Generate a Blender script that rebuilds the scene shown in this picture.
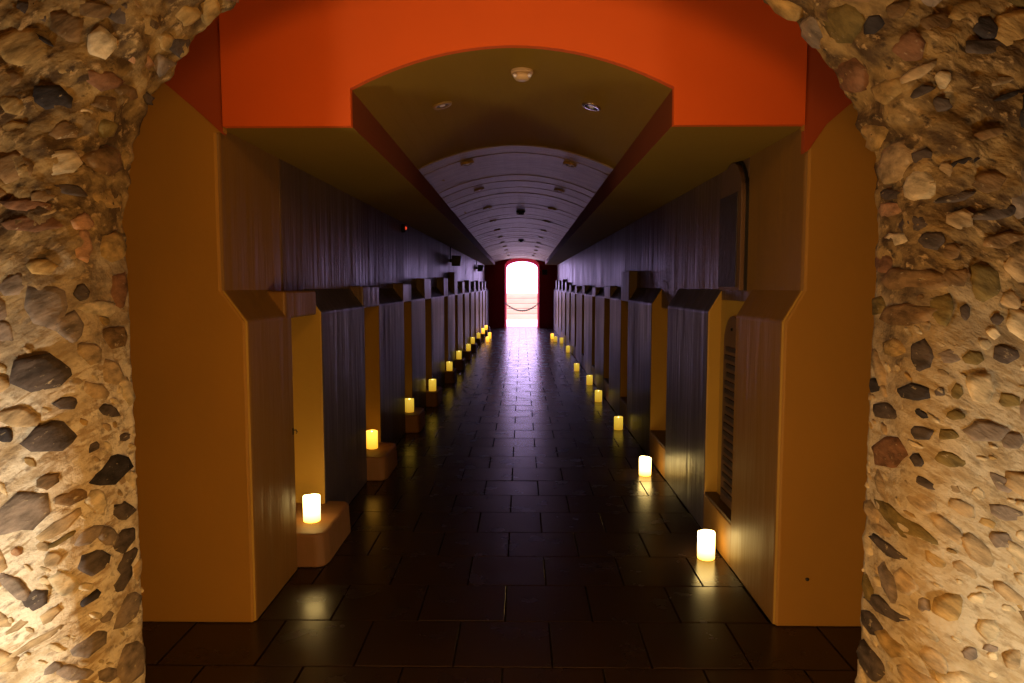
import bpy, bmesh, math, random
from mathutils import Vector, Matrix, noise

# ------------------------------------------------------------------ camera, sky, lamps, exposure
scene = bpy.context.scene
for o in list(bpy.data.objects):
    bpy.data.objects.remove(o, do_unlink=True)
COL = scene.collection
R = math.radians

cam_d = bpy.data.cameras.new('camera')
cam_d.sensor_width = 36.0
cam_d.lens = 700.0 * 36.0 / 1024.0
cam_d.clip_start = 0.05
cam = bpy.data.objects.new('camera', cam_d)
COL.objects.link(cam)
cam.location = (0, 0, 1.6)
cam.rotation_euler = (R(90 - 4.533), 0, R(0.816))
scene.camera = cam

vs = scene.view_settings
scene.display_settings.display_device = 'sRGB'
vs.view_transform = 'Standard'
vs.look = 'None'
vs.gamma = 1.0
vs.use_curve_mapping = False
vs.exposure = 0.0

SKY_COLOUR = (0.68, 0.50, 1.0)
SKY_STRENGTH = 6.5
world = bpy.data.worlds.new('daylight')
scene.world = world
world.use_nodes = True
wn = world.node_tree.nodes
wn['Background'].inputs['Color'].default_value = (*SKY_COLOUR, 1)
wn['Background'].inputs['Strength'].default_value = SKY_STRENGTH

def lamp(name, kind, loc, power, colour, size=0.3, target=None, spot=None, blend=0.6):
    d = bpy.data.lights.new(name, kind)
    d.energy = power
    d.color = colour
    if kind == 'AREA':
        d.shape = 'DISK'; d.size = size
    else:
        d.shadow_soft_size = size
    if spot:
        d.spot_size = R(spot); d.spot_blend = blend
    o = bpy.data.objects.new(name, d)
    COL.objects.link(o)
    o.location = loc
    if target:
        v = Vector(target) - Vector(loc)
        o.rotation_euler = v.to_track_quat('-Z', 'Y').to_euler()
    return o

# opening to the sky at the far door (a sampling portal, gives no light of its own)
pd = bpy.data.lights.new('door_portal', 'AREA')
pd.shape = 'RECTANGLE'; pd.size = 1.5; pd.size_y = 2.8
po = bpy.data.objects.new('door_portal', pd)
COL.objects.link(po)
po.location = (0, 27.35, 1.35)
po.rotation_euler = (R(-90), 0, 0)
pd.cycles.is_portal = True

# the sun stands over the corridor roof and lights the paving and steps beyond the door
sun = lamp('sun', 'SUN', (0, 0, 8), 7.0, (1.0, 0.86, 0.62), 0.0)
sun.data.angle = R(0.6)
sun.rotation_euler = Vector((0.25, 0.75, -0.85)).to_track_quat('-Z', 'Y').to_euler()

# lamps of the front chamber: floor uplights against the rubble wall, and amber room lamps
lamp('floor_uplight', 'SPOT', (-2.15, 1.25, 0.10), 95, (1.0, 0.86, 0.64), 0.06, (-1.6, 2.2, 1.0), 150, 0.8)
lamp('floor_uplight', 'SPOT', (2.05, 1.20, 0.10), 62, (1.0, 0.84, 0.58), 0.06, (1.5, 2.2, 1.0), 150, 0.8)
lamp('amber_floor_lamp', 'POINT', (-0.3, 1.25, 0.45), 32, (1.0, 0.46, 0.07), 0.12)
lamp('amber_floor_lamp', 'POINT', (0.3, 1.25, 0.45), 32, (1.0, 0.46, 0.07), 0.12)
lamp('lintel_lamp', 'SPOT', (0.05, 1.2, 2.75), 50, (1.0, 0.48, 0.10), 0.15, (-0.05, 3.2, 2.55), 100, 0.9)

# ------------------------------------------------------------------ helpers
def tag(o, label=None, cat=None, group=None, kind=None):
    if label: o['label'] = label
    if cat: o['category'] = cat
    if group: o['group'] = group
    if kind: o['kind'] = kind
    return o

def link(name, me, mat=None, parent=None):
    o = bpy.data.objects.new(name, me)
    COL.objects.link(o)
    if mat is not None:
        for m in (mat if isinstance(mat, (list, tuple)) else [mat]):
            me.materials.append(m)
    if parent: o.parent = parent
    return o

def empty(name, loc=(0, 0, 0)):
    o = bpy.data.objects.new(name, None)
    COL.objects.link(o)
    o.location = loc
    o.empty_display_size = 0.1
    return o

class MB:
    def __init__(s):
        s.v = []; s.f = []; s.mi = []
    def add(s, verts, faces, mi=0):
        n = len(s.v)
        s.v += [tuple(p) for p in verts]
        s.f += [tuple(i + n for i in f) for f in faces]
        s.mi += [mi] * len(faces)
        return s
    def box(s, x0, x1, y0, y1, z0, z1, mi=0):
        v = [(x, y, z) for z in (z0, z1) for y in (y0, y1) for x in (x0, x1)]
        return s.add(v, [(0, 2, 3, 1), (4, 5, 7, 6), (0, 1, 5, 4), (2, 6, 7, 3), (0, 4, 6, 2), (1, 3, 7, 5)], mi)
    def prism(s, prof, y0, y1, mi=0, prof1=None):
        # prof: list of (x, z); extruded along y
        n = len(prof); q = prof1 or prof
        v = [(x, y0, z) for x, z in prof] + [(x, y1, z) for x, z in q]
        f = [tuple(range(n)), tuple(range(2 * n - 1, n - 1, -1))]
        f += [(i, i + n, (i + 1) % n + n, (i + 1) % n) for i in range(n)]
        return s.add(v, f, mi)
    def xprism(s, prof, x0, x1, mi=0):
        # prof: list of (y, z); extruded along x
        n = len(prof)
        v = [(x0, y, z) for y, z in prof] + [(x1, y, z) for y, z in prof]
        f = [tuple(range(n)), tuple(range(2 * n - 1, n - 1, -1))]
        f += [(i, i + n, (i + 1) % n + n, (i + 1) % n) for i in range(n)]
        return s.add(v, f, mi)
    def lathe(s, prof, c=(0, 0, 0), n=20, mi=0, cap=True, rot=None):
        v = []
        for r, z in prof:
            for k in range(n):
                a = 2 * math.pi * k / n
                p = Vector((r * math.cos(a), r * math.sin(a), z))
                if rot: p = rot @ p
                v.append(tuple(p + Vector(c)))
        f = []
        for j in range(len(prof) - 1):
            for k in range(n):
                f.append((j * n + k, j * n + (k + 1) % n, (j + 1) * n + (k + 1) % n, (j + 1) * n + k))
        if cap:
            f.append(tuple(range(n - 1, -1, -1)))
            f.append(tuple((len(prof) - 1) * n + k for k in range(n)))
        return s.add(v, f, mi)
    def tube(s, pts, r, n=6, mi=0, closed=False):
        pts = [Vector(p) for p in pts]; m = len(pts); v = []
        for i, p in enumerate(pts):
            if closed:
                t = (pts[(i + 1) % m] - pts[i - 1]).normalized()
            else:
                t = (pts[min(i + 1, m - 1)] - pts[max(i - 1, 0)]).normalized()
            up = Vector((0, 0, 1)) if abs(t.z) < .9 else Vector((1, 0, 0))
            a = t.cross(up).normalized(); b = a.cross(t)
            for k in range(n):
                w = 2 * math.pi * k / n
                v.append(tuple(p + a * (r * math.cos(w)) + b * (r * math.sin(w))))
        f = []
        for i in range(m if closed else m - 1):
            j = (i + 1) % m
            for k in range(n):
                f.append((i * n + k, i * n + (k + 1) % n, j * n + (k + 1) % n, j * n + k))
        if not closed:
            f.append(tuple(range(n - 1, -1, -1))); f.append(tuple((m - 1) * n + k for k in range(n)))
        return s.add(v, f, mi)
    def mesh(s, name, smooth=False, fix=True):
        me = bpy.data.meshes.new(name)
        me.from_pydata(s.v, [], s.f)
        me.polygons.foreach_set('material_index', s.mi)
        if fix:
            bm = bmesh.new(); bm.from_mesh(me)
            bmesh.ops.recalc_face_normals(bm, faces=bm.faces)
            bm.to_mesh(me); bm.free()
        if smooth:
            me.polygons.foreach_set('use_smooth', [True] * len(me.polygons))
        me.update()
        return me
    def build(s, name, mat=None, parent=None, smooth=False, bevel=0, seg=2):
        o = link(name, s.mesh(name, smooth), mat, parent)
        if bevel:
            b = o.modifiers.new('bevel', 'BEVEL')
            b.width = bevel; b.segments = seg; b.limit_method = 'ANGLE'; b.angle_limit = R(28)
            b.harden_normals = False
        return o

def duplicate(root):
    c = root.copy(); COL.objects.link(c)
    for ch in list(root.children):
        d = ch.copy(); COL.objects.link(d); d.parent = c
    return c

# ------------------------------------------------------------------ materials
def material(name, base, rough=0.6, alt=None, nscale=(3, 3, 3), namount=0.5, bump=0.0, bscale=(20, 20, 20),
             bdist=0.01, spec=0.5, rvar=0.0, detail=4.0, wear=None):
    m = bpy.data.materials.new(name); m.use_nodes = True
    nt = m.node_tree; N = nt.nodes; L = nt.links
    b = N['Principled BSDF']
    b.inputs['Roughness'].default_value = rough
    b.inputs['Specular IOR Level'].default_value = spec
    geo = N.new('ShaderNodeNewGeometry')
    def scaled(sc):
        mp = N.new('ShaderNodeMapping'); mp.inputs['Scale'].default_value = sc
        L.new(geo.outputs['Position'], mp.inputs['Vector'])
        return mp.outputs['Vector']
    if alt is not None:
        no = N.new('ShaderNodeTexNoise'); no.inputs['Scale'].default_value = 1.0
        no.inputs['Detail'].default_value = detail
        L.new(scaled(nscale), no.inputs['Vector'])
        rp = N.new('ShaderNodeMapRange')
        rp.inputs['From Min'].default_value = 0.5 - namount * .5
        rp.inputs['From Max'].default_value = 0.5 + namount * .5
        L.new(no.outputs['Fac'], rp.inputs['Value'])
        mx = N.new('ShaderNodeMix'); mx.data_type = 'RGBA'
        mx.inputs[6].default_value = (*base, 1); mx.inputs[7].default_value = (*alt, 1)
        L.new(rp.outputs['Result'], mx.inputs[0])
        L.new(mx.outputs[2], b.inputs['Base Color'])
        if rvar:
            rr = N.new('ShaderNodeMapRange')
            rr.inputs['To Min'].default_value = rough - rvar; rr.inputs['To Max'].default_value = rough + rvar
            rr.inputs['From Min'].default_value = .3; rr.inputs['From Max'].default_value = .7
            L.new(no.outputs['Fac'], rr.inputs['Value']); L.new(rr.outputs['Result'], b.inputs['Roughness'])
    else:
        b.inputs['Base Color'].default_value = (*base, 1)
    if bump:
        nb = N.new('ShaderNodeTexNoise'); nb.inputs['Scale'].default_value = 1.0
        nb.inputs['Detail'].default_value = 5.0
        L.new(scaled(bscale), nb.inputs['Vector'])
        bp = N.new('ShaderNodeBump'); bp.inputs['Strength'].default_value = bump
        bp.inputs['Distance'].default_value = bdist
        L.new(nb.outputs['Fac'], bp.inputs['Height']); L.new(bp.outputs['Normal'], b.inputs['Normal'])
    return m

def emitter(name, colour, strength, bottom=None, bottom_strength=None, height=0.16):
    m = bpy.data.materials.new(name); m.use_nodes = True
    nt = m.node_tree; N = nt.nodes; L = nt.links
    b = N['Principled BSDF']
    b.inputs['Base Color'].default_value = (0.8, 0.68, 0.42, 1)
    b.inputs['Roughness'].default_value = 0.45
    b.inputs['Emission Color'].default_value = (*colour, 1)
    b.inputs['Emission Strength'].default_value = strength
    if bottom:
        tc = N.new('ShaderNodeTexCoord'); sp = N.new('ShaderNodeSeparateXYZ')
        L.new(tc.outputs['Object'], sp.inputs[0])
        mr = N.new('ShaderNodeMapRange'); mr.inputs['From Max'].default_value = height
        L.new(sp.outputs['Z'], mr.inputs['Value'])
        mx = N.new('ShaderNodeMix'); mx.data_type = 'RGBA'
        mx.inputs[6].default_value = (*[c * bottom_strength for c in bottom], 1)
        mx.inputs[7].default_value = (*[c * strength for c in colour], 1)
        L.new(mr.outputs['Result'], mx.inputs[0]); L.new(mx.outputs[2], b.inputs['Emission Color'])
        b.inputs['Emission Strength'].default_value = 1.0
    return m

M = {}
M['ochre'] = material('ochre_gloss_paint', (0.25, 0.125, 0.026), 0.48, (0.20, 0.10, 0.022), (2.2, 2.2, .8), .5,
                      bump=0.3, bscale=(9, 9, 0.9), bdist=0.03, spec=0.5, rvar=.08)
M['shaded_gloss'] = material('shade_darkened_ochre_gloss', (0.150, 0.085, 0.045), 0.40, (0.11, 0.062, 0.035), (2.2, 2.2, .8), .5,
                           bump=0.45, bscale=(9, 9, 0.9), bdist=0.03, spec=0.5, rvar=.08)  # ochre wall colour lowered so that it holds the corridor's shade
M['niche'] = material('candlelit_niche_ochre', (0.46, 0.28, 0.045), 0.6, (0.40, 0.24, 0.04), (3, 3, 2), .5, bump=.2, spec=.3)  # paler, yellower ochre with the candlelight painted in
M['dado'] = material('shaded_sky_tint_dado', (0.082, 0.066, 0.088), 0.40, (0.060, 0.048, 0.064), (2.2, 2.2, .8), .5,
                     bump=0.4, bscale=(9, 9, 0.9), bdist=0.03, spec=0.5, rvar=.08)  # corridor shade and bluish sky reflection are put into this colour
M['pillar'] = material('ochre_matt_plaster', (0.42, 0.21, 0.035), 0.62, (0.37, 0.19, 0.035), (3, 3, 2), .5,
                       bump=0.25, bscale=(22, 22, 22), bdist=0.006, spec=0.3)
M['red'] = material('red_orange_paint', (0.78, 0.125, 0.02), 0.55, (0.72, 0.115, 0.02), (3, 3, 3), .5,
                    bump=0.12, bscale=(30, 30, 30), bdist=0.004, spec=0.3)
M['spandrel'] = material('dark_red', (0.40, 0.07, 0.018), 0.6, (0.34, 0.065, 0.022), (3, 3, 3), .5,
                         bump=0.12, bscale=(30, 30, 30), bdist=0.004, spec=0.3)  # deeper red than the lintel, above a curved lower edge
M['doorred'] = material('crimson_paint', (0.40, 0.02, 0.03), 0.6, (0.32, 0.018, 0.025), (3, 3, 3), .5, bump=.2, spec=.3)
M['reveal'] = material('deep_red_reveal', (0.42, 0.003, 0.02), 0.9, spec=.05)
M['cheek'] = material('red_brown_cheek_paint', (0.24, 0.05, 0.015), 0.6, (0.18, 0.04, 0.014), (2, 1, 2), .5, bump=.15)
M['vault'] = material('cream_ochre_vault_plaster', (0.28, 0.165, 0.02), 0.65, (0.24, 0.135, 0.015), (3, 1, 3), .5, spec=.2,
                      bump=0.12, bscale=(8, 3, 8), bdist=0.01)
M['ring'] = material('pale_vault_board_mark', (0.36, 0.25, 0.15), 0.45, (0.21, 0.15, 0.09), (4, 9, 4), .5,
                     bump=0.5, bscale=(5, 30, 5), bdist=0.015)
M['soffit'] = material('olive_ochre_soffit_paint', (0.27, 0.18, 0.03), 0.6, (0.23, 0.15, 0.025), (2, 1, 2), .5, bump=.15, spec=.2)
M['grout'] = material('dark_grout', (0.012, 0.009, 0.008), 0.95, spec=.02)
M['tile'] = material('brown_slate_tile', (0.042, 0.025, 0.018), 0.25, (0.028, 0.017, 0.013), (5, 5, 5), .6,
                     bump=0.05, bscale=(14, 14, 14), bdist=0.004, spec=0.36, rvar=.04)
M['roomwall'] = material('tan_room_plaster', (0.45, 0.30, 0.14), 0.8, bump=.2)
M['plinth'] = material('worn_ochre_plinth', (0.22, 0.115, 0.045), 0.6, (0.26, 0.125, 0.06), (9, 9, 9), .5, bump=.4,
                       bscale=(18, 18, 18), bdist=.01, spec=.3)
M['sill'] = material('shade_dark_sill', (0.10, 0.06, 0.03), 0.6, bump=.2)  # the unlit shade on the sill tops is put into this colour
M['black'] = material('black_plastic', (0.012, 0.012, 0.014), 0.4)
M['trimpaint'] = material('ochre_trim_enamel', (0.35, 0.22, 0.06), 0.45)
M['trim'] = material('glint_steel', (0.65, 0.6, 0.62), 0.22); M['trim'].node_tree.nodes['Principled BSDF'].inputs['Metallic'].default_value = 1
M['iron'] = material('black_iron', (0.03, 0.03, 0.035), 0.45); M['iron'].node_tree.nodes['Principled BSDF'].inputs['Metallic'].default_value = .8
M['detector'] = material('cream_plastic', (0.62, 0.42, 0.22), 0.4)
M['lens'] = material('clear_lamp_lens', (0.8, 0.75, 0.85), 0.1)
M['darkpanel'] = material('dark_brown_board', (0.05, 0.034, 0.03), 0.5, (0.035, 0.025, 0.024), (4, 4, 12), .5, bump=.3)
M['brownpanel'] = material('brown_board', (0.16, 0.085, 0.045), 0.5, (0.12, 0.065, 0.035), (4, 4, 3), .5, bump=.2)
M['stone_paving'] = material('pale_paving', (0.6, 0.54, 0.46), 0.8, (0.54, 0.48, 0.40), (2, 2, 2), .5)
M['pale_stone'] = material('pale_ashlar', (0.36, 0.26, 0.16), 0.8, (0.30, 0.21, 0.13), (2, 4, 4), .5)
M['wax_bright'] = emitter('glowing_wax', (1.0, 0.70, 0.24), 12, (1.0, 0.50, 0.05), 4)
M['wax_mid'] = emitter('glowing_amber_wax', (1.0, 0.46, 0.05), 2.6, (1.0, 0.42, 0.02), 1.2)
M['wax_dim'] = emitter('dim_amber_wax', (1.0, 0.66, 0.07), 0.75, (1.0, 0.52, 0.03), 0.45)
M['flame'] = emitter('flame_tip', (1.0, 0.75, 0.35), 8)
M['red_led'] = emitter('red_indicator', (1.0, 0.06, 0.02), 1.0)

def diagonal_vector(nt, scale):
    # coordinates that follow the slanting courses, which rise towards the opening on both sides
    N = nt.nodes; L = nt.links
    geo = N.new('ShaderNodeNewGeometry'); sp = N.new('ShaderNodeSeparateXYZ'); L.new(geo.outputs['Position'], sp.inputs[0])
    ad = N.new('ShaderNodeMath'); ad.operation = 'ADD'; ad.inputs[1].default_value = .085; L.new(sp.outputs['X'], ad.inputs[0])
    ab = N.new('ShaderNodeMath'); ab.operation = 'ABSOLUTE'; L.new(ad.outputs[0], ab.inputs[0])
    cb = N.new('ShaderNodeCombineXYZ'); L.new(ab.outputs[0], cb.inputs['X']); L.new(sp.outputs['Y'], cb.inputs['Y']); L.new(sp.outputs['Z'], cb.inputs['Z'])
    m1 = N.new('ShaderNodeMapping'); m1.inputs['Rotation'].default_value = (0, R(-32), 0); L.new(cb.outputs[0], m1.inputs['Vector'])
    m2 = N.new('ShaderNodeMapping'); m2.inputs['Scale'].default_value = scale; L.new(m1.outputs['Vector'], m2.inputs['Vector'])
    return m2.outputs['Vector'], sp.outputs['Z']
def noise_mix(nt, vec, a, b, lo, hi, detail=6):
    N = nt.nodes; L = nt.links
    n = N.new('ShaderNodeTexNoise'); n.inputs['Scale'].default_value = 1.0; n.inputs['Detail'].default_value = detail
    n.inputs['Roughness'].default_value = .6
    L.new(vec, n.inputs['Vector'])
    r = N.new('ShaderNodeMapRange'); r.inputs['From Min'].default_value = lo; r.inputs['From Max'].default_value = hi
    L.new(n.outputs['Fac'], r.inputs['Value'])
    x = N.new('ShaderNodeMix'); x.data_type = 'RGBA'; L.new(r.outputs['Result'], x.inputs[0])
    for k, c in ((6, a), (7, b)):
        if isinstance(c, tuple): x.inputs[k].default_value = (*c, 1)
        else: L.new(c, x.inputs[k])
    return x.outputs[2], n.outputs['Fac']
def mortar_material():
    m = bpy.data.materials.new('lime_mortar'); m.use_nodes = True
    nt = m.node_tree; N = nt.nodes; L = nt.links; b = N['Principled BSDF']
    b.inputs['Roughness'].default_value = .9; b.inputs['Specular IOR Level'].default_value = .15
    v1, z = diagonal_vector(nt, (5, 8, 15)); v2, _ = diagonal_vector(nt, (16, 24, 42)); v3, _ = diagonal_vector(nt, (45, 60, 60))
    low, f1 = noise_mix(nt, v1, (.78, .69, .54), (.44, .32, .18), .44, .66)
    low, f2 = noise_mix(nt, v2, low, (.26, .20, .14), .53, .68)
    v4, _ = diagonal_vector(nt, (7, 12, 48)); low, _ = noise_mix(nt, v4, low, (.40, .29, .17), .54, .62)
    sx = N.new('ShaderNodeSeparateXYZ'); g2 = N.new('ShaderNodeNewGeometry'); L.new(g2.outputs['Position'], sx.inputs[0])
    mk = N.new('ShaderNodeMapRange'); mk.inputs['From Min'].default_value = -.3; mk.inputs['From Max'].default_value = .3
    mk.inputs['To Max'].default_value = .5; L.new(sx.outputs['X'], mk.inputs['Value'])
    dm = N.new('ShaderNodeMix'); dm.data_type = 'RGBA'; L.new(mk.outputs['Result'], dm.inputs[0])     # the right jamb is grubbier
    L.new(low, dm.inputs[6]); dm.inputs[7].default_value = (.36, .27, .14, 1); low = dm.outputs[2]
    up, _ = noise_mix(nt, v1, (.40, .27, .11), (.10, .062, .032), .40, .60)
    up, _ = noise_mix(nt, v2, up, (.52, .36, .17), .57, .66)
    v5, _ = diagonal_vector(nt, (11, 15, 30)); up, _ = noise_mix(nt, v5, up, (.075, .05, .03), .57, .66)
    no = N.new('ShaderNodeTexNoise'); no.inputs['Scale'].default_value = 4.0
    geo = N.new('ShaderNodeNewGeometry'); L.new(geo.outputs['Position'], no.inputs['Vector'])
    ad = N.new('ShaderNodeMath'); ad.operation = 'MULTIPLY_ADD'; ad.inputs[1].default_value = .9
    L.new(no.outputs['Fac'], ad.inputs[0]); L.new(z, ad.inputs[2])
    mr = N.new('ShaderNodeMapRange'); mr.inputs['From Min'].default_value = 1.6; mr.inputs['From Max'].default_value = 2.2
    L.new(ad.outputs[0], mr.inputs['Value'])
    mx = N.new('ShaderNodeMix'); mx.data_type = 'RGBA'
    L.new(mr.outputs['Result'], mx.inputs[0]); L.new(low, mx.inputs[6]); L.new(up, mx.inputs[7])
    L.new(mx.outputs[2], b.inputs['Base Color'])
    _, f3 = noise_mix(nt, v3, (0, 0, 0), (1, 1, 1), .4, .6)
    sm = N.new('ShaderNodeMath'); sm.operation = 'MULTIPLY_ADD'; sm.inputs[1].default_value = 1.6
    L.new(f2, sm.inputs[0]); L.new(f3, sm.inputs[2])
    bp = N.new('ShaderNodeBump'); bp.inputs['Strength'].default_value = .6; bp.inputs['Distance'].default_value = .012
    L.new(sm.outputs[0], bp.inputs['Height']); L.new(bp.outputs['Normal'], b.inputs['Normal'])
    return m
def stone_material(name, c):
    m = bpy.data.materials.new(name); m.use_nodes = True
    nt = m.node_tree; N = nt.nodes; L = nt.links; b = N['Principled BSDF']
    b.inputs['Roughness'].default_value = .8; b.inputs['Specular IOR Level'].default_value = .2
    v1, _ = diagonal_vector(nt, (9, 14, 34)); v2, _ = diagonal_vector(nt, (22, 30, 60))
    col, f1 = noise_mix(nt, v1, tuple(min(1, x * 1.25) for x in c), tuple(x * .45 for x in c), .36, .66)
    col, f2 = noise_mix(nt, v2, col, (.52, .42, .27), .63, .72)      # smears of lime over the face
    L.new(col, b.inputs['Base Color'])
    bp = N.new('ShaderNodeBump'); bp.inputs['Strength'].default_value = .6; bp.inputs['Distance'].default_value = .012
    L.new(f2, bp.inputs['Height']); L.new(bp.outputs['Normal'], b.inputs['Normal'])
    return m
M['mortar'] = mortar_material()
TONES = {'k': (.045, .038, .04), 'd': (.105, .08, .068), 'm': (.26, .20, .155), 'b': (.24, .145, .065), 't': (.46, .33, .18),
         'o': (.44, .29, .11), 'r': (.23, .115, .06), 'c': (.64, .52, .33), 'p': (.50, .28, .15), 'l': (.21, .15, .05)}
for k, c in TONES.items():
    M['stone_' + k] = stone_material('rubble_stone', c)

# ------------------------------------------------------------------ rubble wall with the foreground arch
YN, YF, RR = 2.2, 2.55, .15
XL, XR, ZS, BB = -1.44, 1.27, 1.83, 1.06
CX, AA = (XL + XR) / 2, (XR - XL) / 2
curve_pts = [(XL, 0.0)] + [(CX + AA * math.cos(math.pi - math.pi * i / 400), ZS + BB * math.sin(math.pi - math.pi * i / 400)) for i in range(401)] + [(XR, 0.0)]
curve_t = [0.0]
for i in range(1, len(curve_pts)):
    curve_t.append(curve_t[-1] + math.dist(curve_pts[i], curve_pts[i - 1]))
TT = curve_t[-1]
import bisect
def curve_point(t):
    t = min(max(t, 0.0), TT)
    i = min(max(bisect.bisect_right(curve_t, t) - 1, 0), len(curve_pts) - 2)
    k = (t - curve_t[i]) / (curve_t[i + 1] - curve_t[i])
    return (curve_pts[i][0] * (1 - k) + curve_pts[i + 1][0] * k, curve_pts[i][1] * (1 - k) + curve_pts[i + 1][1] * k)
def curve_frame(t):
    q = curve_point(t); a = curve_point(t - .004); b = curve_point(t + .004)
    dx, dz = b[0] - a[0], b[1] - a[1]; l = math.hypot(dx, dz) or 1
    return q, (-dz / l, dx / l)
L1 = YF - YN - RR; LA = math.pi * RR / 2
def wall_point(c, t):
    q, n = curve_frame(t)
    if c < 0: o, y, N3 = -c, YF, Vector((0, 1, 0))
    elif c < L1: o, y, N3 = 0, YF - c, Vector((-n[0], 0, -n[1]))
    elif c < L1 + LA:
        a = (c - L1) / RR
        o, y = RR * (1 - math.cos(a)), YN + RR - RR * math.sin(a)
        N3 = Vector((-n[0] * math.cos(a), -math.sin(a), -n[1] * math.cos(a)))
    else: o, y, N3 = RR + c - L1 - LA, YN, Vector((0, -1, 0))
    return Vector((q[0] + n[0] * o, y, q[1] + n[1] * o)), N3

def frange(a, b, st):
    n = max(1, int(round((b - a) / st))); return [a + (b - a) * i / n for i in range(n)]
cs = [-1.35, -.6, -.2, -.05] + frange(-.01, .8, .013) + frange(.8, 1.66, .06) + [1.66]
ts = frange(0, 2.95, .014) + frange(2.95, 4.55, .03) + frange(4.55, TT, .014) + [TT]
vv = []
for t in ts:
    rough = 0.9 + 1.7 * min(1, max(0, (t - 1.55) / .3)) * min(1, max(0, (5.9 - t) / .3))
    for c in cs:
        p, n = wall_point(c, t)
        d = (noise.fractal(p * 9.0, 0.9, 2.1, 4) * .009 + noise.fractal(p * 30.0, 0.8, 2.1, 2) * .002) * rough
        if t < .02 or t > TT - .02: d = 0
        p = p + n * d
        vv.append((min(max(p.x, -2.62), 2.42), p.y, min(max(p.z, 0), 3.21)))
ff = []
nc = len(cs)
for i in range(len(ts) - 1):
    for j in range(nc - 1):
        ff.append((i * nc + j, i * nc + j + 1, (i + 1) * nc + j + 1, (i + 1) * nc + j))
mb = MB(); mb.add(vv, ff)
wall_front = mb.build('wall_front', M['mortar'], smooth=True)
tag(wall_front, 'rough rubble stone wall with a wide arched opening in the foreground', 'wall', kind='structure')

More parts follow.
